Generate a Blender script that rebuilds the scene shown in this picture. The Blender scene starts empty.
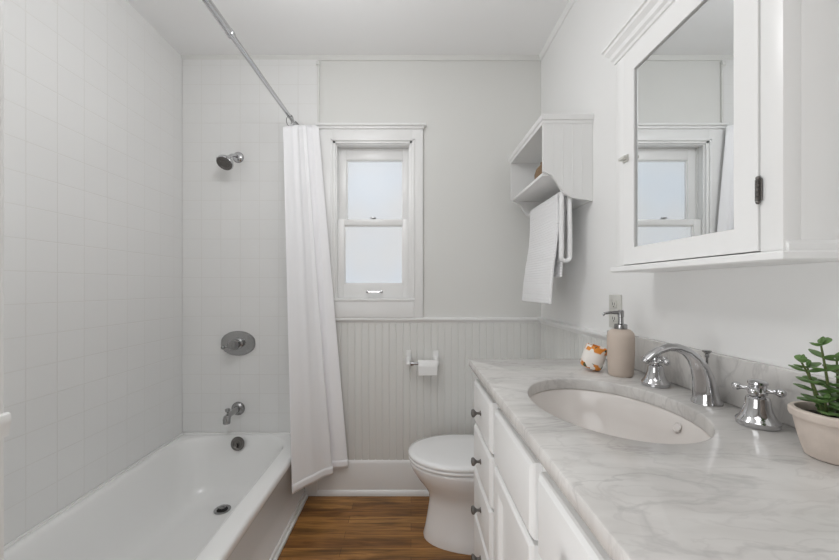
import bpy, bmesh, math, random
from mathutils import Vector, Matrix
R = random.Random(7)
PI = math.pi
SC = bpy.context.scene
COL = SC.collection

# ------------------------------------------------------------------ camera, world, lights, exposure
FPX = 365.0
cam_d = bpy.data.cameras.new('camera')
cam = bpy.data.objects.new('camera', cam_d); COL.objects.link(cam)
cam.location = (0, 0, 1.18); cam.rotation_euler = (PI/2, 0, 0)
cam_d.sensor_width = 36.0; cam_d.lens = 36.0*FPX/839.0
cam_d.shift_x = (419.5-411.0)/839.0; cam_d.shift_y = (287.0-280.0)/839.0
cam_d.clip_start = 0.02
SC.camera = cam

world = bpy.data.worlds.new('world'); SC.world = world; world.use_nodes = True
world.node_tree.nodes['Background'].inputs[0].default_value = (0.86, 0.90, 0.95, 1)
world.node_tree.nodes['Background'].inputs[1].default_value = 0.78

def area(name, loc, target, sx, sy, power, color=(1, 1, 1)):
    d = bpy.data.lights.new(name, 'AREA'); d.shape = 'RECTANGLE'; d.size = sx; d.size_y = sy
    d.energy = power; d.color = color
    o = bpy.data.objects.new(name, d); COL.objects.link(o); o.location = loc
    o.rotation_euler = (Vector(target)-Vector(loc)).to_track_quat('-Z', 'Y').to_euler()
    return o
area('fill_light_overhead', (-0.3, -0.4, 2.46), (-0.3, -0.4, 0), 1.2, 1.2, 9.0, (0.985, 0.992, 1.0))  # added overhead fill behind the camera, no fixture there
area('fill_light_low', (-0.60, 0.05, 0.8), (0.74, 0.95, 1.1), 0.7, 0.9, 7.6, (0.985, 0.992, 1.0))  # added low fill left of the camera, aimed at the vanity side
area('daylight', (-2.75, 3.15, 1.95), (0.45, 1.2, 1.35), 1.5, 1.5, 70, (0.95, 0.975, 1.0))
pd = bpy.data.lights.new('fill_light_point', 'POINT'); pd.energy = 11.8; pd.color = (0.985, 0.992, 1.0); pd.shadow_soft_size = 0.16  # added point fill under the ceiling, without a lamp body
po = bpy.data.objects.new('fill_light_point', pd); COL.objects.link(po); po.location = (-0.36, 1.05, 2.13)

SC.view_settings.view_transform = 'Standard'
SC.view_settings.look = 'None'
SC.view_settings.gamma = 1.0
SC.view_settings.use_curve_mapping = False
SC.view_settings.exposure = 0.0
SC.cycles.use_denoising = True
SC.cycles.max_bounces = 10; SC.cycles.diffuse_bounces = 6; SC.cycles.glossy_bounces = 5
SC.cycles.caustics_reflective = False; SC.cycles.caustics_refractive = False

# ------------------------------------------------------------------ materials
def sr(c):
    return tuple(((v/255.0)/12.92 if v/255.0 <= 0.04045 else ((v/255.0+0.055)/1.055)**2.4) for v in c)+(1.0,)

def mat(name, col, rough=0.5, metal=0.0, coat=0.0, noise=0.0, nscale=8.0, bump=0.0, bscale=60.0, spec=0.5):
    m = bpy.data.materials.new(name); m.use_nodes = True
    nt = m.node_tree; b = nt.nodes['Principled BSDF']
    b.inputs['Base Color'].default_value = col; b.inputs['Roughness'].default_value = rough
    b.inputs['Metallic'].default_value = metal; b.inputs['Coat Weight'].default_value = coat
    b.inputs['Specular IOR Level'].default_value = spec
    tc = nt.nodes.new('ShaderNodeTexCoord')
    if noise > 0:
        n = nt.nodes.new('ShaderNodeTexNoise'); n.inputs['Scale'].default_value = nscale
        n.inputs['Detail'].default_value = 5
        nt.links.new(tc.outputs['Object'], n.inputs['Vector'])
        mx = nt.nodes.new('ShaderNodeMix'); mx.data_type = 'RGBA'
        mx.inputs[6].default_value = tuple(max(0, v*(1-noise)) for v in col[:3])+(1,)
        mx.inputs[7].default_value = tuple(min(1, v*(1+noise)) for v in col[:3])+(1,)
        nt.links.new(n.outputs['Fac'], mx.inputs[0]); nt.links.new(mx.outputs[2], b.inputs['Base Color'])
    if bump > 0:
        n2 = nt.nodes.new('ShaderNodeTexNoise'); n2.inputs['Scale'].default_value = bscale
        nt.links.new(tc.outputs['Object'], n2.inputs['Vector'])
        bp = nt.nodes.new('ShaderNodeBump'); bp.inputs['Strength'].default_value = bump
        bp.inputs['Distance'].default_value = 0.002
        nt.links.new(n2.outputs['Fac'], bp.inputs['Height']); nt.links.new(bp.outputs['Normal'], b.inputs['Normal'])
    return m

def tile_mat(name, axis, off_u, off_z, pitch=0.11):
    m = bpy.data.materials.new(name); m.use_nodes = True
    nt = m.node_tree; b = nt.nodes['Principled BSDF']
    b.inputs['Roughness'].default_value = 0.16
    tc = nt.nodes.new('ShaderNodeTexCoord'); sep = nt.nodes.new('ShaderNodeSeparateXYZ')
    nt.links.new(tc.outputs['Object'], sep.inputs[0])
    def math_n(op, a, bb):
        n = nt.nodes.new('ShaderNodeMath'); n.operation = op
        for i, v in enumerate((a, bb)):
            if v is None: continue
            if isinstance(v, (int, float)): n.inputs[i].default_value = v
            else: nt.links.new(v, n.inputs[i])
        return n.outputs[0]
    ds = []; ids = []
    for out, off in ((sep.outputs[axis], off_u), (sep.outputs[2], off_z)):
        s = math_n('DIVIDE', math_n('SUBTRACT', out, off), pitch)
        s = math_n('ADD', s, 50.0)
        ids.append(math_n('FLOOR', s, None))
        f = math_n('FRACT', s, None)
        d = math_n('MINIMUM', f, math_n('SUBTRACT', 1.0, f))
        ds.append(math_n('MULTIPLY', d, pitch))
    d = math_n('MINIMUM', ds[0], ds[1])
    mr = nt.nodes.new('ShaderNodeMapRange'); mr.inputs[1].default_value = 0.0006; mr.inputs[2].default_value = 0.0017
    nt.links.new(d, mr.inputs[0])
    cmb = nt.nodes.new('ShaderNodeCombineXYZ'); nt.links.new(ids[0], cmb.inputs[0]); nt.links.new(ids[1], cmb.inputs[1])
    wn = nt.nodes.new('ShaderNodeTexWhiteNoise'); nt.links.new(cmb.outputs[0], wn.inputs[0])
    tone = nt.nodes.new('ShaderNodeMix'); tone.data_type = 'RGBA'
    tone.inputs[6].default_value = sr((231, 231, 230)); tone.inputs[7].default_value = sr((232, 232, 231))
    nt.links.new(wn.outputs['Value'], tone.inputs[0])
    mx = nt.nodes.new('ShaderNodeMix'); mx.data_type = 'RGBA'
    mx.inputs[6].default_value = sr((217, 216, 213))
    nt.links.new(mr.outputs[0], mx.inputs[0]); nt.links.new(tone.outputs[2], mx.inputs[7])
    nt.links.new(mx.outputs[2], b.inputs['Base Color'])
    r = nt.nodes.new('ShaderNodeMapRange'); r.inputs[3].default_value = 0.6; r.inputs[4].default_value = 0.16
    nt.links.new(mr.outputs[0], r.inputs[0]); nt.links.new(r.outputs[0], b.inputs['Roughness'])
    wob = nt.nodes.new('ShaderNodeTexNoise'); wob.inputs['Scale'].default_value = 9
    nt.links.new(tc.outputs['Object'], wob.inputs['Vector'])
    h = math_n('ADD', math_n('MULTIPLY', wob.outputs['Fac'], 0.5), mr.outputs[0])
    bp = nt.nodes.new('ShaderNodeBump'); bp.inputs['Distance'].default_value = 0.0007; bp.inputs['Strength'].default_value = 0.6
    nt.links.new(h, bp.inputs['Height']); nt.links.new(bp.outputs['Normal'], b.inputs['Normal'])
    return m

def marble_mat():
    m = bpy.data.materials.new('marble'); m.use_nodes = True
    nt = m.node_tree; b = nt.nodes['Principled BSDF']; b.inputs['Roughness'].default_value = 0.22
    tc = nt.nodes.new('ShaderNodeTexCoord')
    def ramp(fac, stops):
        r = nt.nodes.new('ShaderNodeValToRGB'); e = r.color_ramp.elements
        e[0].position, e[0].color = stops[0]; e[1].position, e[1].color = stops[1]
        for p, c in stops[2:]:
            x = e.new(p); x.color = c
        nt.links.new(fac, r.inputs[0]); return r.outputs[0]
    def noise(scale, det, dist, rot=0.5, st=(1, 2.6, 1)):
        mp = nt.nodes.new('ShaderNodeMapping'); mp.inputs['Rotation'].default_value = (0, 0, rot)
        mp.inputs['Scale'].default_value = st
        nt.links.new(tc.outputs['Object'], mp.inputs[0])
        n = nt.nodes.new('ShaderNodeTexNoise'); n.inputs['Scale'].default_value = scale
        n.inputs['Detail'].default_value = det; n.inputs['Distortion'].default_value = dist
        nt.links.new(mp.outputs[0], n.inputs['Vector']); return n.outputs['Fac']
    base = ramp(noise(4.0, 8, 0.6), [(0.30, sr((190, 187, 184))), (0.62, sr((213, 211, 208)))])
    w = (1, 1, 1, 1); k = (0, 0, 0, 1)
    v1 = ramp(noise(2.2, 7, 1.1, 0.35), [(0.485, k), (0.515, k), (0.5, w)])
    v2 = ramp(noise(7.0, 8, 0.9, 0.8), [(0.47, k), (0.53, k), (0.5, (0.55, 0.55, 0.55, 1))])
    mx = nt.nodes.new('ShaderNodeMix'); mx.data_type = 'RGBA'
    mul = nt.nodes.new('ShaderNodeMath'); mul.operation = 'MULTIPLY'; mul.inputs[1].default_value = 0.30
    nt.links.new(v1, mul.inputs[0]); nt.links.new(mul.outputs[0], mx.inputs[0])
    nt.links.new(base, mx.inputs[6]); mx.inputs[7].default_value = sr((150, 147, 147))
    mx2 = nt.nodes.new('ShaderNodeMix'); mx2.data_type = 'RGBA'
    mul2 = nt.nodes.new('ShaderNodeMath'); mul2.operation = 'MULTIPLY'; mul2.inputs[1].default_value = 0.35
    nt.links.new(v2, mul2.inputs[0]); nt.links.new(mul2.outputs[0], mx2.inputs[0])
    nt.links.new(mx.outputs[2], mx2.inputs[6]); mx2.inputs[7].default_value = sr((160, 156, 155))
    nt.links.new(mx2.outputs[2], b.inputs['Base Color'])
    return m

def wood_mat():
    m = bpy.data.materials.new('oak_floor'); m.use_nodes = True
    nt = m.node_tree; b = nt.nodes['Principled BSDF']; b.inputs['Roughness'].default_value = 0.38
    tc = nt.nodes.new('ShaderNodeTexCoord')
    br = nt.nodes.new('ShaderNodeTexBrick')
    br.offset = 0.37; br.offset_frequency = 2
    br.inputs['Scale'].default_value = 1.0; br.inputs['Brick Width'].default_value = 0.85
    br.inputs['Row Height'].default_value = 0.057; br.inputs['Mortar Size'].default_value = 0.0008
    br.inputs['Mortar Smooth'].default_value = 0.3
    br.inputs['Color1'].default_value = sr((172, 126, 70)); br.inputs['Color2'].default_value = sr((130, 88, 46))
    br.inputs['Mortar'].default_value = sr((52, 34, 20))
    nt.links.new(tc.outputs['Object'], br.inputs['Vector'])
    def noise(scale, st, det, dist):
        mp = nt.nodes.new('ShaderNodeMapping'); mp.inputs['Scale'].default_value = st
        nt.links.new(tc.outputs['Object'], mp.inputs[0])
        n = nt.nodes.new('ShaderNodeTexNoise'); n.inputs['Scale'].default_value = scale
        n.inputs['Detail'].default_value = det; n.inputs['Distortion'].default_value = dist
        nt.links.new(mp.outputs[0], n.inputs['Vector']); return n.outputs['Fac']
    g = noise(5.0, (1, 14, 1), 8, 0.8)
    g2 = noise(2.4, (1, 5, 1), 4, 1.4)
    r = nt.nodes.new('ShaderNodeValToRGB'); e = r.color_ramp.elements
    e[0].position = 0.30; e[0].color = (0.50, 0.47, 0.44, 1); e[1].position = 0.66; e[1].color = (1.22, 1.2, 1.15, 1)
    nt.links.new(g, r.inputs[0])
    r2 = nt.nodes.new('ShaderNodeValToRGB'); e = r2.color_ramp.elements
    e[0].position = 0.30; e[0].color = (0.55, 0.53, 0.50, 1); e[1].position = 0.55; e[1].color = (1.1, 1.1, 1.1, 1)
    nt.links.new(g2, r2.inputs[0])
    m1 = nt.nodes.new('ShaderNodeMix'); m1.data_type = 'RGBA'; m1.blend_type = 'MULTIPLY'; m1.inputs[0].default_value = 1
    nt.links.new(br.outputs['Color'], m1.inputs[6]); nt.links.new(r.outputs[0], m1.inputs[7])
    m2 = nt.nodes.new('ShaderNodeMix'); m2.data_type = 'RGBA'; m2.blend_type = 'MULTIPLY'; m2.inputs[0].default_value = 1
    nt.links.new(m1.outputs[2], m2.inputs[6]); nt.links.new(r2.outputs[0], m2.inputs[7])
    nt.links.new(m2.outputs[2], b.inputs['Base Color'])
    bp = nt.nodes.new('ShaderNodeBump'); bp.inputs['Strength'].default_value = 0.25; bp.inputs['Distance'].default_value = 0.001
    nt.links.new(g, bp.inputs['Height']); nt.links.new(bp.outputs['Normal'], b.inputs['Normal'])
    return m

def pane_mat():
    m = bpy.data.materials.new('frosted_lit_glass'); m.use_nodes = True
    nt = m.node_tree; b = nt.nodes['Principled BSDF']
    b.inputs['Base Color'].default_value = (0.25, 0.26, 0.27, 1); b.inputs['Roughness'].default_value = 0.35
    tc = nt.nodes.new('ShaderNodeTexCoord'); n = nt.nodes.new('ShaderNodeTexNoise'); n.inputs['Scale'].default_value = 2.2
    nt.links.new(tc.outputs['Object'], n.inputs['Vector'])
    r = nt.nodes.new('ShaderNodeValToRGB'); e = r.color_ramp.elements
    e[0].position = 0.35; e[0].color = (0.47, 0.51, 0.56, 1); e[1].position = 0.55; e[1].color = (0.51, 0.51, 0.51, 1)
    nt.links.new(n.outputs['Fac'], r.inputs[0]); nt.links.new(r.outputs[0], b.inputs['Emission Color'])
    b.inputs['Emission Strength'].default_value = 1.0
    tr = nt.nodes.new('ShaderNodeBsdfTransparent'); ms = nt.nodes.new('ShaderNodeMixShader'); ms.inputs[0].default_value = 0.5
    nt.links.new(tr.outputs[0], ms.inputs[1]); nt.links.new(b.outputs[0], ms.inputs[2])
    nt.links.new(ms.outputs[0], nt.nodes['Material Output'].inputs[0])
    return m

def cloth_mat(name, col, ribs=0.0, axis=2, rscale=2*PI/0.012):
    m = mat(name, col, 0.9, spec=0.2)
    nt = m.node_tree; b = nt.nodes['Principled BSDF']
    b.inputs['Sheen Weight'].default_value = 0.15
    tc = nt.nodes.new('ShaderNodeTexCoord')
    n = nt.nodes.new('ShaderNodeTexNoise'); n.inputs['Scale'].default_value = 260
    nt.links.new(tc.outputs['Object'], n.inputs['Vector'])
    h = n.outputs['Fac']
    if ribs > 0:
        sep = nt.nodes.new('ShaderNodeSeparateXYZ'); nt.links.new(tc.outputs['Object'], sep.inputs[0])
        mu = nt.nodes.new('ShaderNodeMath'); mu.operation = 'MULTIPLY'; mu.inputs[1].default_value = rscale
        nt.links.new(sep.outputs[axis], mu.inputs[0])
        s = nt.nodes.new('ShaderNodeMath'); s.operation = 'SINE'; nt.links.new(mu.outputs[0], s.inputs[0])
        ad = nt.nodes.new('ShaderNodeMath'); ad.operation = 'MULTIPLY_ADD'; ad.inputs[1].default_value = ribs
        nt.links.new(s.outputs[0], ad.inputs[0]); nt.links.new(h, ad.inputs[2]); h = ad.outputs[0]
    bp = nt.nodes.new('ShaderNodeBump'); bp.inputs['Strength'].default_value = 0.35; bp.inputs['Distance'].default_value = 0.001
    nt.links.new(h, bp.inputs['Height']); nt.links.new(bp.outputs['Normal'], b.inputs['Normal'])
    return m

def jar_mat():
    m = bpy.data.materials.new('printed_citrus_jar'); m.use_nodes = True
    nt = m.node_tree; b = nt.nodes['Principled BSDF']; b.inputs['Roughness'].default_value = 0.35
    tc = nt.nodes.new('ShaderNodeTexCoord')
    v = nt.nodes.new('ShaderNodeTexVoronoi'); v.inputs['Scale'].default_value = 62
    nt.links.new(tc.outputs['Object'], v.inputs['Vector'])
    sep = nt.nodes.new('ShaderNodeSeparateXYZ'); nt.links.new(tc.outputs['Object'], sep.inputs[0])
    # distance from the middle band of the jar: the citrus print sits near rim and foot
    a = nt.nodes.new('ShaderNodeMath'); a.operation = 'SUBTRACT'; a.inputs[1].default_value = 0.036
    nt.links.new(sep.outputs[2], a.inputs[0])
    ab = nt.nodes.new('ShaderNodeMath'); ab.operation = 'ABSOLUTE'; nt.links.new(a.outputs[0], ab.inputs[0])
    mr = nt.nodes.new('ShaderNodeMapRange'); mr.inputs[1].default_value = 0.016; mr.inputs[2].default_value = 0.019
    nt.links.new(ab.outputs[0], mr.inputs[0])
    cr = nt.nodes.new('ShaderNodeValToRGB'); cr.color_ramp.interpolation = 'CONSTANT'
    e = cr.color_ramp.elements
    e[0].position = 0; e[0].color = sr((222, 140, 50)); e[1].position = 0.55; e[1].color = sr((238, 232, 225))
    x = e.new(0.40); x.color = sr((205, 120, 40)); y = e.new(0.86); y.color = sr((84, 92, 66))
    s2 = nt.nodes.new('ShaderNodeSeparateColor'); nt.links.new(v.outputs['Color'], s2.inputs[0])
    nt.links.new(s2.outputs[0], cr.inputs[0])
    mx = nt.nodes.new('ShaderNodeMix'); mx.data_type = 'RGBA'
    mx.inputs[6].default_value = sr((236, 231, 226))
    nt.links.new(mr.outputs[0], mx.inputs[0]); nt.links.new(cr.outputs[0], mx.inputs[7])
    nt.links.new(mx.outputs[2], b.inputs['Base Color'])
    return m

M = {}
M['wall'] = mat('lit_white_wall_paint', sr((237, 237, 236)), 0.6, bump=0.06, bscale=90)  # lit copy of the wall paint, lightened for the brighter right wall
M['wall_shaded'] = mat('shaded_white_wall_paint', sr((220, 220, 217)), 0.6, bump=0.06, bscale=90)  # same paint greyed for the back wall, its shading put into the colour
M['ceiling'] = mat('white_ceiling_paint', sr((240, 240, 240)), 0.7, bump=0.05)
M['trim'] = mat('white_gloss_paint', sr((235, 235, 234)), 0.32, bump=0.04, bscale=40)
M['bead'] = mat('beadboard_paint', sr((222, 222, 219)), 0.4, bump=0.04, bscale=40)
M['cab'] = mat('cabinet_white_paint', sr((226, 226, 225)), 0.35, bump=0.03, bscale=40)
M['tile_left'] = tile_mat('left_wall_tile', 1, 1.5645, 0.463)
M['tile_back'] = tile_mat('alcove_end_tile', 0, -1.303, 0.463)
M['marble'] = marble_mat()
M['wood'] = wood_mat()
M['pane'] = pane_mat()
M['enamel'] = mat('tub_enamel', sr((241, 241, 240)), 0.14, coat=0.3)
M['porcelain'] = mat('porcelain', sr((238, 238, 238)), 0.12, coat=0.3)
M['sink'] = mat('sink_china', sr((222, 217, 213)), 0.15, coat=0.3)
M['chrome'] = mat('chrome', (0.57, 0.57, 0.58, 1), 0.08, 1.0)
M['chrome2'] = mat('darker_chrome', (0.42, 0.42, 0.42, 1), 0.16, 1.0)  # darker, slightly rougher chrome for valve plate and spout body
M['dkchrome'] = mat('dull_chrome', (0.34, 0.34, 0.34, 1), 0.22, 1.0)
M['pewter'] = mat('pewter_knob', (0.20, 0.19, 0.18, 1), 0.28, 1.0)
M['dark'] = mat('dark_recess', sr((30, 29, 28)), 0.6)
M['mirror'] = mat('mirror_silver', (0.86, 0.88, 0.885, 1), 0.0, 1.0)
M['curtain'] = cloth_mat('white_curtain_cloth', sr((248, 248, 250)), 0)
M['towel'] = cloth_mat('white_ribbed_towel', sr((236, 236, 237)), 1.6)
M['terry'] = mat('white_terry', sr((236, 236, 236)), 0.95, bump=0.8, bscale=420, spec=0.1)
M['paper'] = mat('toilet_tissue', sr((240, 240, 239)), 0.95, bump=0.1, bscale=200, spec=0.1)
M['ceramic'] = mat('taupe_ceramic', sr((196, 182, 170)), 0.6, noise=0.05, nscale=30, bump=0.1, bscale=200)
M['pot'] = mat('whitewashed_terracotta', sr((204, 192, 182)), 0.85, noise=0.16, nscale=38, bump=0.2, bscale=150)
M['soil'] = mat('potting_soil', sr((48, 40, 32)), 1.0, noise=0.4, nscale=80, bump=1.0, bscale=200)
M['leaf'] = mat('succulent_leaf', sr((96, 128, 72)), 0.42, noise=0.30, nscale=45)
M['stem'] = mat('plant_stem', sr((92, 104, 58)), 0.6, noise=0.2, nscale=60)
M['vase'] = mat('brown_stoneware', sr((128, 104, 78)), 0.6, noise=0.25, nscale=40)
M['plate'] = mat('outlet_plastic', sr((206, 205, 199)), 0.35)
M['jar'] = jar_mat()
M['entry'] = mat('darkened_entry_wall', sr((150, 148, 145)), 0.6)  # unseen wall darkened so the chrome reflects darker tones
M['wax'] = mat('candle_wax', sr((238, 230, 214)), 0.5)

# ------------------------------------------------------------------ mesh helpers
def box(bm, x0, x1, y0, y1, z0, z1, bev=0.0, seg=2):
    vs = [bm.verts.new(p) for p in ((x0, y0, z0), (x1, y0, z0), (x1, y1, z0), (x0, y1, z0),
                                    (x0, y0, z1), (x1, y0, z1), (x1, y1, z1), (x0, y1, z1))]
    fs = [bm.faces.new([vs[i] for i in f]) for f in ((0, 3, 2, 1), (4, 5, 6, 7), (0, 1, 5, 4), (1, 2, 6, 5), (2, 3, 7, 6), (3, 0, 4, 7))]
    if bev > 0:
        es = list({e for f in fs for e in f.edges})
        bmesh.ops.bevel(bm, geom=es, offset=bev, segments=seg, profile=0.5, affect='EDGES')

def rings(bm, rs, cap0=True, cap1=True):
    """loft closed rings of points"""
    prev = None; first = None
    for r in rs:
        vs = [bm.verts.new(p) for p in r]
        if prev:
            n = len(vs)
            for i in range(n):
                bm.faces.new((prev[i], prev[(i+1) % n], vs[(i+1) % n], vs[i]))
        else: first = vs
        prev = vs
    if cap0: bm.faces.new(list(reversed(first)))
    if cap1: bm.faces.new(prev)

def lathe(bm, prof, n=40, mtx=None, cap0=True, cap1=True, sx=1, sy=1):
    rs = []
    for r, z in prof:
        ring = [Vector((max(r, 1e-4)*math.cos(2*PI*i/n)*sx, max(r, 1e-4)*math.sin(2*PI*i/n)*sy, z)) for i in range(n)]
        if mtx: ring = [mtx @ p for p in ring]
        rs.append(ring)
    rings(bm, rs, cap0, cap1)

def tube(bm, pts, rad, n=14, side=None):
    """sweep; rad float or list, or list of (r_side, r_norm) with side vector fixed"""
    pts = [Vector(p) for p in pts]; rs = []
    up = None
    for i, p in enumerate(pts):
        t = (pts[min(i+1, len(pts)-1)]-pts[max(i-1, 0)]).normalized()
        if side is not None: s = Vector(side)
        else:
            if up is None:
                up = Vector((0, 0, 1)) if abs(t.z) < 0.9 else Vector((1, 0, 0))
            s = t.cross(up).normalized(); up = s.cross(t).normalized()
        nn = s.cross(t).normalized()
        rr = rad[i] if isinstance(rad, (list, tuple)) else rad
        if not isinstance(rr, (list, tuple)): rr = (rr, rr)
        rs.append([p+s*math.cos(2*PI*k/n)*rr[0]+nn*math.sin(2*PI*k/n)*rr[1] for k in range(n)])
    rings(bm, rs)

def sphere(bm, c, r, n=16):
    lathe(bm, [(r*math.sin(PI*i/8), -r*math.cos(PI*i/8)) for i in range(9)], n, Matrix.Translation(c))

def prism(bm, poly, axis, a, b):
    """extrude polygon (list of 2-tuples) along axis from a to b"""
    def P(u, v, w):
        return {0: (w, u, v), 1: (u, w, v), 2: (u, v, w)}[axis]
    rings(bm, [[P(u, v, a) for u, v in poly], [P(u, v, b) for u, v in poly]])

def obj(name, bm, m, parent=None, smooth=True, loc=None, angle=35):
    bmesh.ops.remove_doubles(bm, verts=bm.verts, dist=1e-6)
    bmesh.ops.recalc_face_normals(bm, faces=bm.faces)
    me = bpy.data.meshes.new(name)
    if loc is None and parent is not None: loc = parent_world(parent)
    if loc is not None:
        bmesh.ops.translate(bm, verts=bm.verts, vec=-Vector(loc))
    bm.to_mesh(me); bm.free()
    me.materials.append(m)
    if smooth:
        me.shade_smooth(); me.set_sharp_from_angle(angle=math.radians(angle))
    o = bpy.data.objects.new(name, me); COL.objects.link(o)
    if parent is not None: o.parent = parent
    elif loc is not None: o.location = loc
    return o

def parent_world(p):
    v = Vector((0, 0, 0))
    while p is not None:
        v += p.location; p = p.parent
    return v

def tag(o, label, cat, group=None):
    o['label'] = label; o['category'] = cat
    if group: o['group'] = group
    return o
def thing(name, loc, label, cat, group=None):
    o = bpy.data.objects.new(name, None); COL.objects.link(o); o.location = loc
    o.empty_display_size = 0.05
    return tag(o, label, cat, group)
def struct(name, bm, m, label, smooth=False):
    o = obj(name, bm, m, None, smooth); o['kind'] = 'structure'; o['label'] = label; return o
B = bmesh.new

# ------------------------------------------------------------------ room
XL, XR, YB, YF, ZC = -1.303, 0.743, 2.086, -1.35, 2.494
XT = -0.526           # edge of tile on the back wall
# window opening
WX0, WX1, WZ0, WZ1 = -0.446, 0.011, 1.111, 2.011
T = 0.14
b = B(); box(b, XL-T, XR+T, YF-T, YB+T, -0.12, 0.0); struct('floor', b, M['wood'], 'brown oak strip floor')
b = B(); box(b, XL-T, XR+T, YF-T, YB+T, ZC, ZC+0.1); struct('ceiling', b, M['ceiling'], 'flat white ceiling')
b = B(); box(b, XL-T, XL, YF, YB, 0, ZC); struct('wall_left', b, M['tile_left'], 'white square tiled wall along the tub')
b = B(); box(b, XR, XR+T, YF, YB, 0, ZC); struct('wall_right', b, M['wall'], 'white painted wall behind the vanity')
b = B()
box(b, XL-T, WX0, YB, YB+T, 0, ZC); box(b, WX1, XR+T, YB, YB+T, 0, ZC)
box(b, WX0, WX1, YB, YB+T, 0, WZ0); box(b, WX0, WX1, YB, YB+T, WZ1, ZC)
struct('wall_back', b, M['wall_shaded'], 'white painted wall with the window')
b = B(); box(b, XL, XT, YB-0.008, YB, 0.3, ZC, 0.002); struct('wall_alcove', b, M['tile_back'], 'white square tiles on the wall at the tap end of the tub')
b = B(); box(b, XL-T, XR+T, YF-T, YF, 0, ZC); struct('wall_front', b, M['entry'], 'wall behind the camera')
# partition at the near end of the tub
b = B(); box(b, XL, -0.5555, 0.46, 0.50, 0, ZC, 0.003, 3); box(b, XL, -0.705, 0.50, 0.61, 0, ZC)
struct('wall_partition', b, M['trim'], 'white partition wall end beside the tub', True)

# trims
def moulding(name, label, ax, a, b_, wallpos, sign, prof, m=None):
    """prof = [(out, z)]; ax=0 runs along x on a wall of constant y; ax=1 along y on wall of constant x"""
    bm = B()
    poly = [(wallpos+sign*o, z) for o, z in prof]
    if ax == 0: rings(bm, [[(a, u, z) for u, z in poly], [(b_, u, z) for u, z in poly]])
    else: rings(bm, [[(u, a, z) for u, z in poly], [(u, b_, z) for u, z in poly]])
    return struct(name, bm, m or M['trim'], label, True)
base_prof = [(0, 0), (0.028, 0), (0.028, 0.012), (0.022, 0.026), (0.016, 0.03), (0.016, 0.178), (0.012, 0.19), (0.006, 0.197), (0, 0.197)]
rail_prof = [(0, 0.975), (0.008, 0.975), (0.010, 0.982), (0.015, 0.985), (0.017, 0.991), (0.024, 0.994), (0.024, 1.002), (0.018, 1.006), (0, 1.008)]
moulding('baseboard_back', 'tall white baseboard below the beadboard', 0, -0.543, XR, YB, -1, base_prof)
moulding('baseboard_right', 'white baseboard behind the toilet', 1, 1.36, YB-0.02, XR, -1, base_prof)
moulding('trim_1', 'white chair rail on the back wall', 0, XT, XR, YB, -1, rail_prof)
moulding('trim_2', 'white chair rail on the right wall', 1, 1.35, YB-0.01, XR, -1, rail_prof)
moulding('trim_3', 'white chair rail on the partition end', 1, 0.457, 0.503, -0.5556, 1, [(0, z) if o == 0 else (o*0.2, z) for o, z in rail_prof])
cove = [(0, ZC-0.022), (0.006, ZC-0.022), (0.016, ZC-0.008), (0.018, ZC), (0, ZC)]
moulding('trim_4', 'thin cove strip at the ceiling over the back wall', 0, XL, XR, YB, -1, cove, M['wall_shaded'])
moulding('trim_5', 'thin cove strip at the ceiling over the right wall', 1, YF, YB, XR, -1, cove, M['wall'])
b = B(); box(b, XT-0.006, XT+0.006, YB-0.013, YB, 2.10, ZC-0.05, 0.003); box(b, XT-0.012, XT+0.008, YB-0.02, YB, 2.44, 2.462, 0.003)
struct('trim_6', b, M['wall_shaded'], 'thin vertical strip between tile and painted wall', True)

def beadboard(name, label, ax, a, b_, wallpos, sign, z0, z1, t=0.008, pitch=0.0393):
    bm = B(); prof = [(a, 0.0)]
    u = a+0.004
    prof.append((a, t))
    while u < b_-0.008:
        prof += [(u, t), (u+0.0022, t-0.003), (u+0.0044, t-0.003), (u+0.0066, t)]
        u += pitch
    prof += [(b_, t), (b_, 0.0)]
    P = (lambda u, o, z: (u, wallpos+sign*o, z)) if ax == 0 else (lambda u, o, z: (wallpos+sign*o, u, z))
    lo = [bm.verts.new(P(u, o, z0)) for u, o in prof]; hi = [bm.verts.new(P(u, o, z1)) for u, o in prof]
    for i in range(len(prof)-1):
        bm.faces.new((lo[i], lo[i+1], hi[i+1], hi[i]))
    return struct(name, bm, M['bead'], label)
beadboard('trim_7', 'white beadboard wainscot below the window', 0, XT+0.002, XR, YB, -1, 0.19, 0.978)
beadboard('trim_8', 'white beadboard wainscot on the right wall', 1, 1.36, YB-0.01, XR, -1, 0.19, 0.978)

# ------------------------------------------------------------------ window
win = bpy.data.objects.new('window_1', None); COL.objects.link(win); win.location = ((WX0+WX1)/2, YB, WZ0)
win['kind'] = 'structure'; win['label'] = 'small white double hung window with frosted panes'
b = B()
f = YB-0.020
box(b, -0.526, WX0+0.004, f, YB+0.001, 1.006, 2.078, 0.003)
box(b, WX1-0.004, 0.068, f, YB+0.001, 1.006, 2.078, 0.003)
box(b, WX0, WX1, f, YB+0.001, WZ1-0.004, 2.078, 0.003)
box(b, -0.530, 0.074, f-0.010, YB+0.001, 2.074, 2.090, 0.003)
box(b, -0.536, 0.084, f-0.022, YB+0.001, 2.088, 2.102, 0.004)
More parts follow.
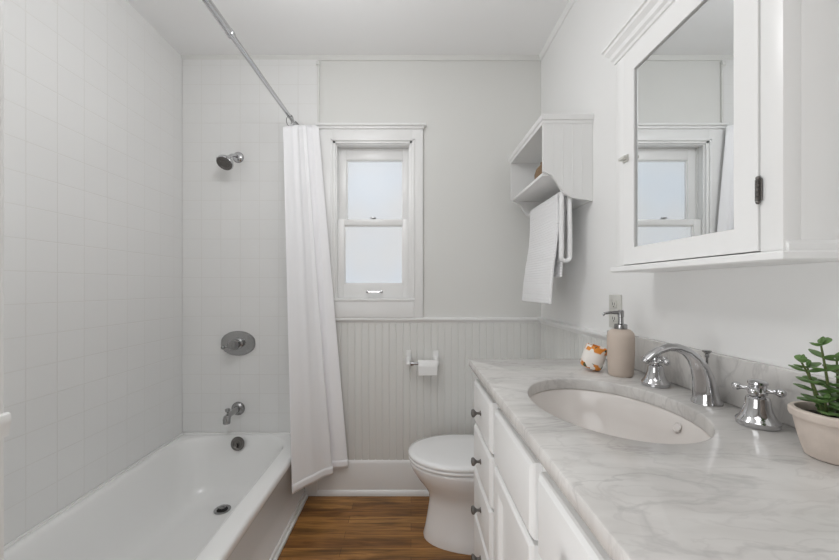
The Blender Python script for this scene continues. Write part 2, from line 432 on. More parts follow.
# inner bead around the opening
box(b, WX0-0.010, WX0+0.004, f-0.006, YB, WZ0, WZ1+0.004, 0.002)
box(b, WX1-0.004, WX1+0.010, f-0.006, YB, WZ0, WZ1+0.004, 0.002)
box(b, WX0-0.010, WX1+0.010, f-0.006, YB, WZ1-0.004, WZ1+0.010, 0.002)
obj('casing', b, M['trim'], win)
b = B()
box(b, WX0-0.004, WX1+0.004, f-0.004, YB+0.04, WZ0-0.105, WZ0-0.006, 0.003)
box(b, WX0-0.010, WX1+0.010, f-0.010, YB+0.045, WZ0-0.010, WZ0+0.003, 0.003)
obj('sill', b, M['trim'], win)
b = B()   # jamb liner with stops
for x0, x1 in ((WX0, WX0+0.018), (WX1-0.018, WX1)):
    box(b, x0, x1, f+0.003, YB+T, WZ0, WZ1, 0.001)
    xa, xb = (x0, x1+0.006) if x0 == WX0 else (x0-0.006, x1)
    box(b, xa, xb, YB-0.004, YB+0.012, WZ0, WZ1, 0.002)
    box(b, xa, xb, YB+0.045, YB+0.052, WZ0, WZ1, 0.001)
box(b, WX0, WX1, f+0.003, YB+T, WZ1-0.016, WZ1, 0.001)
box(b, WX0, WX1, YB-0.004, YB+0.012, WZ1-0.022, WZ1, 0.002)
obj('jamb', b, M['trim'], win)
def sash(name, x0, x1, y0, y1, z0, z1, px0, px1, pz0, pz1, label):
    bm = B()
    box(bm, x0, px0, y0, y1, z0, z1, 0.002); box(bm, px1, x1, y0, y1, z0, z1, 0.002)
    box(bm, px0-0.001, px1+0.001, y0+0.0005, y1, pz1, z1, 0.002); box(bm, px0-0.001, px1+0.001, y0+0.0005, y1, z0, pz0, 0.002)
    # glazing bead
    for r in ((px0-0.001, px0+0.006, pz0, pz1), (px1-0.006, px1+0.001, pz0, pz1), (px0, px1, pz0-0.001, pz0+0.006), (px0, px1, pz1-0.006, pz1+0.001)):
        box(bm, r[0], r[1], y0+0.008, y1-0.004, r[2], r[3], 0.0015)
    s = obj(name, bm, M['trim'], win); s['label'] = label
    bm = B(); box(bm, px0-0.004, px1+0.004, (y0+y1)/2+0.002, (y0+y1)/2+0.006, pz0-0.004, pz1+0.004)
    g = obj('pane', bm, M['pane'], s, False)
    return s
# upper sash sits further out than the lower one
up = sash('upper_sash', WX0+0.018, WX1-0.018, YB+0.053, YB+0.085, 1.535, WZ1-0.016, -0.378, -0.047, 1.560, 1.925, 'upper sash with a pane tinged blue at its edge')
lo = sash('lower_sash', WX0+0.018, WX1-0.018, YB+0.014, YB+0.044, WZ0+0.003, 1.570, -0.384, -0.047, 1.198, 1.535, 'lower sash with a grey white pane')
b = B()
lathe(b, [(0.012, 0), (0.012, 0.006), (0.004, 0.008)], 16, Matrix.Translation((-0.215, YB+0.03, 1.570)))
box(b, -0.235, -0.203, YB+0.022, YB+0.032, 1.576, 1.584, 0.002)
obj('sash_lock', b, M['dkchrome'], lo)
b = B()
zz = 1.152
tube(b, [(-0.250, YB+0.014, zz), (-0.250, YB-0.006, zz), (-0.242, YB-0.012, zz), (-0.178, YB-0.012, zz), (-0.170, YB-0.006, zz), (-0.170, YB+0.014, zz)], 0.004, 8)
for hx in (-0.250, -0.170):
    lathe(b, [(0.008, 0), (0.008, 0.003), (0.004, 0.005)], 12, Matrix.Translation((hx, YB+0.014, zz)) @ Matrix.Rotation(PI/2, 4, 'X'))
obj('sash_handle', b, M['chrome'], lo)

# ------------------------------------------------------------------ bathtub
def rrect(x0, x1, y0, y1, r, z, n=10):
    pts = []
    for cx, cy, a0 in ((x1-r, y1-r, 0), (x0+r, y1-r, PI/2), (x0+r, y0+r, PI), (x1-r, y0+r, 3*PI/2)):
        for i in range(n+1):
            a = a0+PI/2*i/n; pts.append((cx+r*math.cos(a), cy+r*math.sin(a), z))
    return pts
TX0, TX1, TY0, TY1, TZ = XL+0.002, -0.585, 0.612, YB-0.010, 0.346
tub = thing('bathtub', (-0.95, 1.35, 0), 'white enamel alcove bathtub along the tiled wall', 'bathtub')
b = B()
rings(b, [rrect(TX0, TX1-0.014, TY0, TY1, 0.006, 0.0), rrect(TX0, TX1-0.014, TY0, TY1, 0.006, TZ-0.050),
          rrect(TX0, TX1-0.002, TY0, TY1, 0.008, TZ-0.040), rrect(TX0, TX1, TY0, TY1, 0.010, TZ-0.028), rrect(TX0, TX1, TY0, TY1, 0.012, TZ-0.012),
          rrect(TX0+0.003, TX1-0.004, TY0+0.003, TY1-0.003, 0.014, TZ-0.003), rrect(TX0+0.008, TX1-0.012, TY0+0.008, TY1-0.008, 0.016, TZ),
          rrect(TX0+0.030, TX1-0.070, TY0+0.075, TY1-0.022, 0.16, TZ),
          rrect(TX0+0.038, TX1-0.080, TY0+0.085, TY1-0.028, 0.16, TZ-0.003),
          rrect(TX0+0.046, TX1-0.088, TY0+0.096, TY1-0.036, 0.158, TZ-0.014),
          rrect(TX0+0.056, TX1-0.094, TY0+0.12, TY1-0.046, 0.155, TZ-0.05),
          rrect(TX0+0.080, TX1-0.108, TY0+0.18, TY1-0.066, 0.15, 0.20),
          rrect(TX0+0.102, TX1-0.120, TY0+0.24, TY1-0.088, 0.145, 0.11),
          rrect(TX0+0.122, TX1-0.135, TY0+0.27, TY1-0.110, 0.14, 0.075),
          rrect(TX0+0.155, TX1-0.160, TY0+0.32, TY1-0.140, 0.13, 0.060),
          rrect(TX0+0.21, TX1-0.21, TY0+0.40, TY1-0.20, 0.10, 0.055)], True, True)
obj('tub_shell', b, M['enamel'], tub, angle=50)
b = B()
mx = Matrix.Translation((-0.960, 2.024, 0.312)) @ Matrix.Rotation(PI/2-0.12, 4, 'X')
lathe(b, [(0.037, 0), (0.038, 0.004), (0.034, 0.009), (0.022, 0.011), (0.019, 0.008), (0.001, 0.008)], 32, mx)
box(b, -0.965, -0.955, 2.004, 2.016, 0.290, 0.318, 0.003)
obj('overflow_plate', b, M['pewter'], tub)
dr = B()
lathe(dr, [(0.039, -0.002), (0.040, 0.003), (0.033, 0.005), (0.026, 0.001)], 32, Matrix.Translation((-0.952, 1.842, 0.056)))
dro = obj('drain', dr, M['dkchrome'], tub)
b = B(); lathe(b, [(0.026, 0), (0.026, 0.0012)], 28, Matrix.Translation((-0.952, 1.842, 0.0565))); obj('drain_hole', b, M['dark'], dro)
b = B(); lathe(b, [(0.004, 0), (0.004, 0.008), (0.019, 0.010), (0.019, 0.014), (0.006, 0.018), (0.001, 0.019)], 24, Matrix.Translation((-0.952, 1.842, 0.058))); obj('stopper', b, M['dkchrome'], dro)
b = B()   # floor trim along the tub apron (two stepped strips)
box(b, -0.5995, -0.588, 0.615, 2.05, 0, 0.030, 0.003); box(b, -0.590, -0.576, 0.615, 2.05, 0, 0.016, 0.003)
struct('trim_9', b, M['trim'], 'stepped white strip where the tub meets the floor', True)
b = B()
box(b, XL, XT-0.062, YB-0.022, YB-0.006, TZ-0.012, TZ+0.008, 0.004); box(b, XL-0.002, XL+0.013, 0.612, YB-0.008, TZ-0.012, TZ+0.006, 0.004)
struct('trim_10', b, M['trim'], 'white caulk bead around the tub', True)
b = B(); box(b, -0.598, XT-0.004, YB-0.030, YB-0.001, 0, 0.30, 0.003)
struct('trim_11', b, M['trim'], 'white filler board between tub and baseboard', True)

# wall of the tub: shower head, valve, spout (each fixed separately)
sh = thing('shower_fitting', (-0.983, 2.078, 1.917), 'chrome shower head on a short arm high on the tiled wall', 'shower head')
b = B(); lathe(b, [(0.032, 0), (0.031, 0.004), (0.024, 0.012), (0.012, 0.016)], 28, Matrix.Translation((-0.983, 2.078, 1.917)) @ Matrix.Rotation(PI/2, 4, 'X'))
obj('flange', b, M['chrome'], sh)
b = B(); tube(b, [(-0.983, 2.07, 1.917), (-0.985, 2.035, 1.915), (-0.988, 2.010, 1.905), (-0.992, 1.985, 1.885)], 0.0095, 14); obj('arm', b, M['chrome'], sh)
b = B()
hd = Vector((-0.08, -0.62, -0.78)).normalized()
rot = hd.to_track_quat('Z', 'Y').to_matrix().to_4x4()
mh = Matrix.Translation((-0.992, 1.985, 1.885)) @ rot
lathe(b, [(0.010, -0.006), (0.013, 0.0), (0.014, 0.010), (0.017, 0.014), (0.024, 0.022), (0.038, 0.034), (0.043, 0.044), (0.044, 0.054), (0.041, 0.058)], 32, mh)
hobj = obj('spray_head', b, M['chrome'], sh)
b = B(); lathe(b, [(0.040, 0.0575), (0.040, 0.0605), (0.028, 0.0605), (0.027, 0.0585), (0.020, 0.0585), (0.019, 0.061), (0.001, 0.061)], 32, mh)
for k in range(16):
    a = 2*PI*k/16; p = mh @ Vector((0.034*math.cos(a), 0.034*math.sin(a), 0.061)); sphere(b, p, 0.0024, 8)
obj('spray_face', b, M['pewter'], hobj)
b = B(); tube(b, [mh @ Vector((0.0, 0.040, 0.050)), mh @ Vector((0.0, 0.052, 0.051))] if False else [(-1.022, 1.955, 1.868), (-1.040, 1.95, 1.870)], [0.006, 0.003], 8); obj('spray_lever', b, M['chrome'], hobj)

va = thing('shower_valve', (-0.983, 2.078, 0.860), 'chrome shower valve plate with cross knob between shower head and spout', 'shower valve')
b = B()
def valve_ring(s, y):
    r = []
    for i in range(56):
        a = 2*PI*i/56; c, s_ = math.cos(a), math.sin(a)
        x = 0.097*s*math.copysign(abs(c)**0.80, c); z = 0.070*s*math.copysign(abs(s_)**0.62, s_)
        z *= 1-0.28*(abs(x)/0.097)**2.2
        r.append((-0.983+x, y, 0.860+z))
    return r
rings(b, [valve_ring(1, 2.078), valve_ring(1, 2.074), valve_ring(0.95, 2.069), valve_ring(0.80, 2.067), valve_ring(0.30, 2.064)])
obj('valve_plate', b, M['chrome2'], va)
b = B()
MV = Matrix.Translation((-0.983, 2.066, 0.860)) @ Matrix.Rotation(PI/2, 4, 'X')
lathe(b, [(0.034, 0), (0.033, 0.005), (0.024, 0.010), (0.020, 0.022), (0.026, 0.030), (0.031, 0.042), (0.030, 0.056), (0.022, 0.066), (0.001, 0.070)], 28, MV)
tube(b, [(-0.990, 2.030, 0.857), (-1.012, 2.018, 0.852), (-1.030, 2.010, 0.848)], [0.012, 0.007, 0.006], 12); sphere(b, (-1.034, 2.008, 0.847), 0.0115, 14)
obj('valve_knob', b, M['dkchrome'], va)

sp = thing('tub_spout', (-0.983, 2.078, 0.489), 'chrome tub spout with diverter above the overflow plate', 'tub spout')
b = B(); lathe(b, [(0.038, 0), (0.038, 0.004), (0.034, 0.012), (0.026, 0.018), (0.020, 0.022)], 28, Matrix.Translation((-0.983, 2.078, 0.489)) @ Matrix.Rotation(PI/2, 4, 'X')); obj('flange', b, M['dkchrome'], sp)
b = B()
tube(b, [(-0.983, 2.06, 0.489), (-0.982, 2.02, 0.489), (-0.980, 1.985, 0.490), (-0.979, 1.955, 0.490), (-0.978, 1.942, 0.486), (-0.978, 1.937, 0.474), (-0.978, 1.937, 0.455)],
     [0.019, 0.015, 0.013, 0.015, 0.019, 0.0195, 0.018], 16)
sb = obj('spout_body', b, M['chrome2'], sp)
b = B(); lathe(b, [(0.005, 0), (0.005, 0.014), (0.012, 0.018), (0.014, 0.030), (0.009, 0.034)], 16, Matrix.Translation((-0.978, 1.947, 0.497))); obj('diverter_knob', b, M['dkchrome'], sb)
b = B(); lathe(b, [(0.0125, 0), (0.0125, 0.002)], 16, Matrix.Translation((-0.978, 1.937, 0.4535))); obj('spout_opening', b, M['dark'], sb)

# ------------------------------------------------------------------ curtain rod and curtain
RX, RZ = -0.651, 2.094
rod = thing('curtain_rod', (RX, 1.3, RZ), 'chrome telescoping shower curtain rod below the ceiling', 'curtain rod')
b = B(); tube(b, [(RX, 1.318, RZ), (RX, 2.070, RZ)], 0.0105, 20); obj('thin_tube', b, M['chrome'], rod)
b = B(); tube(b, [(RX, 0.615, RZ), (RX, 1.32, RZ)], 0.0130, 20); tube(b, [(RX, 1.305, RZ), (RX, 1.325, RZ)], 0.0145, 20); obj('thick_tube', b, M['chrome'], rod)
for y0, y1 in ((2.056, 2.078), (0.612, 0.632)):
    b = B(); tube(b, [(RX, y0, RZ), (RX, y1, RZ)], [0.017, 0.019] if y0 > 1 else [0.019, 0.017], 20); obj('end_cap', b, M['pewter'], rod)

top = [(-0.668, 1.905, 2.015), (-0.640, 1.945, 2.040), (-0.610, 1.985, 2.062), (-0.585, 2.015, 2.074), (-0.590, 2.040, 2.078), (-0.552, 2.024, 2.080), (-0.517, 2.040, 2.078)]
bot = [(-0.568, 1.745, 0.190), (-0.522, 1.850, 0.175), (-0.475, 1.945, 0.162), (-0.432, 2.015, 0.152), (-0.462, 2.046, 0.165), (-0.408, 2.034, 0.170), (-0.352, 2.046, 0.172)]
def cat(P, t):
    n = len(P)-1; f = min(max(t, 0), 1)*n; i = min(int(f), n-1); u = f-i
    p0, p1, p2, p3 = P[max(i-1, 0)], P[i], P[i+1], P[min(i+2, n)]
    return tuple(0.5*((2*p1[k])+(-p0[k]+p2[k])*u+(2*p0[k]-5*p1[k]+4*p2[k]-p3[k])*u*u+(-p0[k]+3*p1[k]-3*p2[k]+p3[k])*u**3) for k in range(3))
cur = thing('shower_curtain', (-0.55, 1.97, 0.16), 'white shower curtain bunched at the window end of the rod, hanging outside the tub', 'shower curtain')
def curtain_sheet(v0, v1, nv, off):
    bm = B(); NU = 90; grid = []
    for j in range(nv+1):
        v = v0+(v1-v0)*j/nv; row = []
        for i in range(NU+1):
            u = i/NU
            a = Vector(cat(top, u)); c = Vector(cat(bot, u))
            p = a.lerp(c, v)
            a2 = Vector(cat(top, u+0.01)).lerp(Vector(cat(bot, u+0.01)), v); a1 = Vector(cat(top, u-0.01)).lerp(Vector(cat(bot, u-0.01)), v)
            t = (a2-a1); t.z = 0; t = t.normalized() if t.length > 1e-6 else Vector((1, 0, 0)); n = Vector((t.y, -t.x, 0))
            env = min(1, 4*u, 4*(1-u))
            w = 0.0045*math.sin(u*PI*9+1.2*math.sin(v*2.3))*(1-0.5*v)+0.0025*math.sin(u*PI*17+v*3.0)*(1-0.7*v)
            w += 0.010*math.sin(u*PI*3.2+0.6)*v*(1-v)*2
            p = p+n*(w*env+off)
            row.append(bm.verts.new(p))
        grid.append(row)
    for j in range(nv):
        for i in range(NU):
            bm.faces.new((grid[j][i], grid[j][i+1], grid[j+1][i+1], grid[j+1][i]))
    return bm
o = obj('curtain_cloth', curtain_sheet(0, 1, 60, 0), M['curtain'], cur, angle=80)
sm = o.modifiers.new('thick', 'SOLIDIFY'); sm.thickness = 0.0022; sm.offset = 0
o = obj('bottom_hem', curtain_sheet(0.978, 1.0, 3, 0.0004), M['curtain'], cur, angle=80)
sm = o.modifiers.new('thick', 'SOLIDIFY'); sm.thickness = 0.0055; sm.offset = 0
for k, yy in enumerate((1.962, 2.034)):
    b = B(); zc = 2.076
    tube(b, [(RX+0.021*math.sin(a)*0.9, yy+0.002*math.cos(a), zc+0.031*math.cos(a)) for a in [2*PI*i/20 for i in range(21)]], 0.0019, 8)
    o = obj('curtain_ring', b, M['dkchrome'], None, loc=(RX, yy, zc))
    tag(o, 'small metal curtain ring hooked over the window end of the rod', 'curtain ring', 'rings holding the shower curtain')

# ------------------------------------------------------------------ toilet
def egg(xf, xb, w, z, yc=1.737, n=48, p=2.3):
    """egg outline, tip at xf (left), blunt end xb"""
    pts = []; xm = xf+(xb-xf)*0.50
    for i in range(n):
        a = 2*PI*i/n; c, s = math.cos(a), math.sin(a)
        rx = (xm-xf) if c < 0 else (xb-xm)
        q = 2.0 if c < 0 else p+0.6
        x = xm+rx*math.copysign(abs(c)**(2/q), c); y = yc+w*math.copysign(abs(s)**(2/(2.0 if c < 0 else q)), s)
        pts.append((x, y, z))
    return pts
toi = thing('toilet', (0.35, 1.737, 0), 'white two piece toilet with closed lid beyond the vanity', 'toilet')
b = B()
rings(b, [egg(0.060, 0.66, 0.138, 0.0), egg(0.058, 0.66, 0.139, 0.012), egg(0.068, 0.64, 0.128, 0.05), egg(0.080, 0.60, 0.112, 0.12), egg(0.088, 0.58, 0.108, 0.17), egg(0.086, 0.57, 0.112, 0.205),
          egg(0.066, 0.56, 0.130, 0.24), egg(0.034, 0.55, 0.154, 0.28), egg(0.008, 0.54, 0.172, 0.32), egg(-0.006, 0.53, 0.180, 0.35), egg(-0.007, 0.53, 0.181, 0.358), egg(0.000, 0.525, 0.174, 0.364), egg(0.01, 0.52, 0.165, 0.3655)])
box(b, 0.46, 0.70, 1.56, 1.915, 0.30, 0.372, 0.02, 3)
obj('bowl', b, M['porcelain'], toi, angle=60)
b = B()
rings(b, [egg(-0.006, 0.47, 0.180, 0.3720), egg(-0.011, 0.47, 0.184, 0.3728), egg(-0.012, 0.47, 0.185, 0.3745), egg(-0.012, 0.47, 0.185, 0.382), egg(-0.006, 0.47, 0.180, 0.386)])
obj('seat', b, M['porcelain'], toi, angle=60)
b = B()
rings(b, [egg(-0.008, 0.475, 0.182, 0.3895), egg(-0.013, 0.475, 0.186, 0.3902), egg(-0.014, 0.475, 0.187, 0.392), egg(-0.014, 0.475, 0.187, 0.400), egg(-0.010, 0.473, 0.183, 0.4055), egg(0.01, 0.46, 0.165, 0.4095), egg(0.10, 0.40, 0.10, 0.4105)])
obj('lid', b, M['porcelain'], toi, angle=60)
for yy in (1.66, 1.81):
    b = B(); box(b, 0.455, 0.495, yy-0.02, yy+0.02, 0.371, 0.400, 0.006); obj('lid_hinge', b, M['porcelain'], toi)
b = B()
rings(b, [rrect(0.555, 0.728, 1.535, 1.939, 0.03, 0.372), rrect(0.545, 0.728, 1.525, 1.949, 0.035, 0.45), rrect(0.54, 0.730, 1.515, 1.959, 0.035, 0.70)])
tank = obj('tank', b, M['porcelain'], toi)
b = B()
rings(b, [rrect(0.530, 0.733, 1.505, 1.969, 0.035, 0.701), rrect(0.528, 0.733, 1.503, 1.971, 0.035, 0.722), rrect(0.538, 0.728, 1.513, 1.961, 0.035, 0.735)])
obj('tank_lid', b, M['porcelain'], toi)
b = B(); lathe(b, [(0.014, 0), (0.014, 0.006), (0.008, 0.012)], 16, Matrix.Translation((0.541, 1.90, 0.65)) @ Matrix.Rotation(-PI/2, 4, 'Y')); tube(b, [(0.528, 1.90, 0.65), (0.524, 1.86, 0.646), (0.524, 1.83, 0.64)], [0.006, 0.005, 0.006], 10)
obj('flush_lever', b, M['chrome'], tank)

# toilet paper holder
ph = thing('toilet_paper_holder', (0.064, YB-0.008, 0.755), 'white ceramic paper holder on the beadboard above the toilet lid', 'toilet paper holder')
for px in (-0.014, 0.142):
    b = B()
    box(b, px-0.016, px+0.016, YB-0.018, YB-0.007, 0.735, 0.822, 0.006, 3)
    tube(b, [(px, YB-0.012, 0.772), (px, YB-0.040, 0.768), (px, YB-0.072, 0.758)], [0.016, 0.013, 0.013], 16)
    sphere(b, (px, YB-0.072, 0.757), 0.0145, 16)
    obj('post', b, M['trim'], ph)
b = B(); tube(b, [(-0.014, YB-0.072, 0.757), (0.142, YB-0.072, 0.757)], 0.0075, 14); tube(b, [(-0.002, YB-0.072, 0.757), (0.014, YB-0.072, 0.757)], 0.013, 14)
obj('roller', b, M['chrome'], ph)
rl = thing('toilet_paper_roll', (0.092, YB-0.072, 0.757), 'thin roll of white toilet paper on the holder by the back wall', 'toilet paper')
b = B(); prof = [(0.0195, -0.052), (0.031, -0.052), (0.032, -0.050), (0.032, 0.050), (0.031, 0.052), (0.0195, 0.052), (0.0195, -0.052)]
lathe(b, prof, 36, Matrix.Translation((0.092, YB-0.072, 0.745)) @ Matrix.Rotation(PI/2, 4, 'Y'), False, False)
obj('tissue', b, M['paper'], rl)
b = B(); yq = YB-0.072-0.0325
rings(b, [[(0.041, yq+0.001, 0.748), (0.143, yq+0.001, 0.748), (0.143, yq-0.0005, 0.748), (0.041, yq-0.0005, 0.748)],
          [(0.041, yq+0.0015, 0.725), (0.143, yq+0.0015, 0.725), (0.143, yq, 0.725), (0.041, yq, 0.725)],
          [(0.042, yq+0.003, 0.699), (0.142, yq+0.003, 0.701), (0.142, yq+0.0015, 0.701), (0.042, yq+0.0015, 0.699)]])
obj('loose_sheet', b, M['paper'], rl)

# ------------------------------------------------------------------ vanity
CZ = 0.914; CT = 0.030
CY0, CY1 = 0.25, 1.357
CX0, CX1 = 0.215, XR-0.001
van = thing('vanity_cabinet', (0.5, 0.82, 0), 'white painted vanity cabinet with drawers under the marble counter', 'vanity cabinet')
VX = 0.247; VY0, VY1 = 0.275, 1.345
b = B()
zt_ = CZ-CT-0.0005
box(b, VX, VX+0.02, VY0, VY1, 0.10, zt_, 0.002)
box(b, VX+0.019, XR-0.02, VY1-0.018, VY1, 0.10, zt_, 0.001); box(b, VX+0.019, XR-0.02, VY0, VY0+0.018, 0.10, zt_, 0.001)
box(b, XR-0.026, XR-0.02, VY0+0.017, VY1-0.017, 0.10, zt_); box(b, VX+0.019, XR-0.025, VY0+0.017, VY1-0.017, 0.10, 0.118)
box(b, VX+0.06, XR-0.02, VY0+0.01, VY1-0.01, 0.0, 0.10)
obj('cabinet_body', b, M['cab'], van)
def front(name, y0, y1, z0, z1, panel=False, knob=None, label=None):
    bm = B(); xf = 0.223
    g = 0.0
    if not panel:
        def rr(i, x): return [(x, y0+i, z0+i), (x, y1-i, z0+i), (x, y1-i, z1-i), (x, y0+i, z1-i)]
        rings(bm, [rr(0, VX-0.0005), rr(0, xf+0.010), rr(0.002, xf+0.006), rr(0.006, xf+0.003), rr(0.009, xf+0.0005), rr(0.012, xf)])
    else:
        s = 0.058
        def rr(i, x): return [(x, y0+i, z0+i), (x, y1-i, z0+i), (x, y1-i, z1-i), (x, y0+i, z1-i)]
        rings(bm, [rr(0, VX-0.0005), rr(0, xf+0.008), rr(0.003, xf+0.003), rr(0.008, xf), rr(s-0.012, xf), rr(s-0.006, xf+0.003), rr(s, xf+0.011), rr(s+0.002, xf+0.011)])
    fo = obj(name, bm, M['cab'], van, angle=20)
    if label: fo['label'] = label
    if knob:
        for ky, kz in (knob if isinstance(knob, list) else [knob]):
            kb = B()
            lathe(kb, [(0.0085, 0), (0.008, 0.002), (0.0045, 0.004), (0.0040, 0.012), (0.008, 0.017), (0.0125, 0.021), (0.0135, 0.025), (0.011, 0.029), (0.004, 0.031), (0.001, 0.0312)], 24,
                  Matrix.Translation((xf, ky, kz)) @ Matrix.Rotation(-PI/2, 4, 'Y'))
            obj('knob', kb, M['pewter'], fo)
zs = [(0.706, 0.851), (0.551, 0.696), (0.396, 0.541), (0.150, 0.386)]
for z0, z1 in zs:
    front('drawer', 1.035, 1.303, z0, z1, knob=(1.168, z1-0.075))
for z0, z1 in zs:
    front('drawer', 0.367, 0.650, z0, z1, knob=(0.515, z1-0.075))
front('false_front', 0.683, 0.988, 0.706, 0.851)
front('door', 0.683, 0.988, 0.150, 0.696, panel=True, knob=(0.715, 0.50))

# counter with oval cut-out
SXc, SYc, SRX, SRY = 0.452, 0.8425, 0.167, 0.221
bsx = XR-0.020
cnt = thing('marble_countertop', (0.48, 0.80, CZ-CT), 'pale grey marble countertop with an oval cut-out', 'countertop')
angs = sorted([2*PI*i/120 for i in range(120)]+[math.atan2(y-SYc, x-SXc) % (2*PI) for x in (CX0, CX1) for y in (CY0, CY1)])
def ell(s, z): return [(SXc+SRX*s*math.cos(a), SYc+SRY*s*math.sin(a), z) for a in angs]
def rec(i, z):
    out = []
    for a in angs:
        c, s = math.cos(a), math.sin(a); ts = []
        if abs(c) > 1e-9: ts.append(((CX1 if c > 0 else CX0)-SXc)/c)
        if abs(s) > 1e-9: ts.append(((CY1 if s > 0 else CY0)-SYc)/s)
        t = min(x for x in ts if x > 0); x, y = SXc+t*c, SYc+t*s
        out.append((min(max(x, CX0+i), CX1-i), min(max(y, CY0+i), CY1-i), z))
    return out
b = B()
rings(b, [ell(1, CZ-CT), ell(1, CZ-0.004), ell(1.008, CZ-0.001), ell(1.02, CZ), rec(0.004, CZ), rec(0.001, CZ-0.0015), rec(0, CZ-0.005), rec(0, CZ-CT+0.004), rec(0.003, CZ-CT), ell(1, CZ-CT)], False, False)
obj('slab', b, M['marble'], cnt, angle=40)
b = B(); box(b, bsx, XR-0.0005, CY0, 1.349, CZ+0.0003, 1.020, 0.002); o = obj('marble_backsplash', b, M['marble'], None); tag(o, 'pale grey marble backsplash strip along the wall behind the faucet', 'backsplash')

snk = thing('sink_basin', (SXc, SYc, CZ-CT), 'white oval undermount sink set in the marble counter', 'sink')
b = B()
def el2(s, z, dx=0, sy=None): return [(SXc+dx+SRX*s*math.cos(2*PI*i/64), SYc+SRY*(sy or s)*math.sin(2*PI*i/64), z) for i in range(64)]
z0 = CZ-CT-0.0008
prof = [(1.10, z0-0.012), (1.10, z0), (1.015, z0), (1.0, z0-0.004), (0.955, z0-0.02), (0.895, z0-0.05), (0.81, z0-0.085), (0.69, z0-0.113), (0.55, z0-0.132), (0.33, z0-0.142), (0.12, z0-0.146),
        (0.10, z0-0.150)]
outer = [(0.30, z0-0.157), (0.60, z0-0.145), (0.80, z0-0.124), (0.95, z0-0.09), (1.03, z0-0.05), (1.05, z0-0.012)]
rings(b, [el2(s, z) for s, z in prof]+[el2(0.02, z0-0.150)], False, True)
obj('basin', b, M['sink'], snk, angle=60)
b = B(); lathe(b, [(0.019, 0), (0.019, 0.003), (0.017, 0.004), (0.016, 0.001), (0.013, 0.001), (0.012, 0.005), (0.001, 0.006)], 28, Matrix.Translation((SXc, SYc, z0-0.147))); obj('sink_drain', b, M['chrome'], snk)
# overflow slot high on the wall-side of the bowl
b = B()
oc = Vector((0.6065, 0.832, 0.860))
nrm = Vector((-0.90, 0.05, 0.44)).normalized(); q = nrm.to_track_quat('Z', 'Y').to_matrix().to_4x4()
mo = Matrix.Translation(oc+nrm*0.0012) @ q
lathe(b, [(0.011, -0.002), (0.0115, 0.0), (0.010, 0.0014), (0.0085, 0.0)], 24, mo, sx=1.0, sy=1.0)
obj('overflow_ring', b, M['sink'], snk)
b = B(); lathe(b, [(0.0085, -0.001), (0.0085, -0.0002)], 24, mo, sx=1.0, sy=1.0); obj('overflow_hole', b, M['dkchrome'], snk)

# faucet
fc = thing('sink_faucet', (0.677, 0.837, CZ), 'chrome arched faucet spout behind the sink', 'faucet')
FY = 0.837
fp = [(0.678, CZ, .031, .029), (0.678, CZ+.006, .031, .029), (0.6765, CZ+.012, .027, .025), (0.674, CZ+.035, .026, .0225), (0.670, CZ+.058, .0245, .019), (0.662, CZ+.082, .022, .0155),
      (0.649, CZ+.103, .019, .0125), (0.631, CZ+.119, .0165, .0105), (0.610, CZ+.127, .0145, .0095), (0.588, CZ+.1275, .0130, .0088), (0.567, CZ+.120, .0120, .0085), (0.550, CZ+.109, .0115, .0085), (0.539, CZ+.099, .0115, .0085)]
b = B(); tube(b, [(x, FY, z) for x, z, _, _ in fp], [(a, c) for _, _, a, c in fp], 24, side=(0, 1, 0)); obj('spout', b, M['chrome'], fc, angle=70)
b = B(); tube(b, [(0.541, FY, CZ+.101), (0.536, FY, CZ+.094)], [(0.0095, 0.007), (0.0095, 0.007)], 20, side=(0, 1, 0)); obj('aerator', b, M['dkchrome'], fc)
lr = B(); tube(lr, [(0.699, 0.862, CZ), (0.699, 0.862, CZ+.105)], 0.0026, 10)
lathe(lr, [(0.004, 0), (0.0045, 0.003), (0.0035, 0.008), (0.009, 0.013), (0.0095, 0.016), (0.001, 0.017)], 16, Matrix.Translation((0.699, 0.862, CZ+.100))); obj('lift_rod', lr, M['dkchrome'], fc)
def handle(x, y, rot, label):
    h = thing('water_tap', (x, y, CZ), label, 'tap', 'cross handled taps of the sink')
    bm = B()
    lathe(bm, [(0.0315, 0), (0.0330, 0.002), (0.0335, 0.010), (0.0315, 0.013), (0.0285, 0.016), (0.0250, 0.022), (0.0220, 0.030), (0.0195, 0.040), (0.0185, 0.050), (0.0175, 0.054), (0.0145, 0.056), (0.012, 0.057), (0.011, 0.060)], 40, Matrix.Translation((x, y, CZ)))
    obj('handle_base', bm, M['chrome'], h, angle=30)
    bm = B()
    lathe(bm, [(0.011, 0.058), (0.0145, 0.060), (0.0150, 0.064), (0.0135, 0.066), (0.0135, 0.078), (0.0155, 0.080), (0.0150, 0.084), (0.011, 0.087), (0.001, 0.088)], 32, Matrix.Translation((x, y, CZ)))
    for k in range(4):
        a = rot+k*PI/2; d = Vector((math.cos(a), math.sin(a), 0)); c = Vector((x, y, CZ+0.069))
        tube(bm, [c+d*t for t in (0.010, 0.015, 0.020, 0.024, 0.028)], [0.0070, 0.0045, 0.0040, 0.0045, 0.0062], 14)
        sphere(bm, c+d*0.0315, 0.0082, 16)
    obj('cross_handle', bm, M['chrome'], h, angle=40)
handle(0.668, 0.703, 0.62, 'chrome cross handle between the spout and the potted plant')
handle(0.660, 0.985, 0.30, 'chrome cross handle between the spout and the soap dispenser')

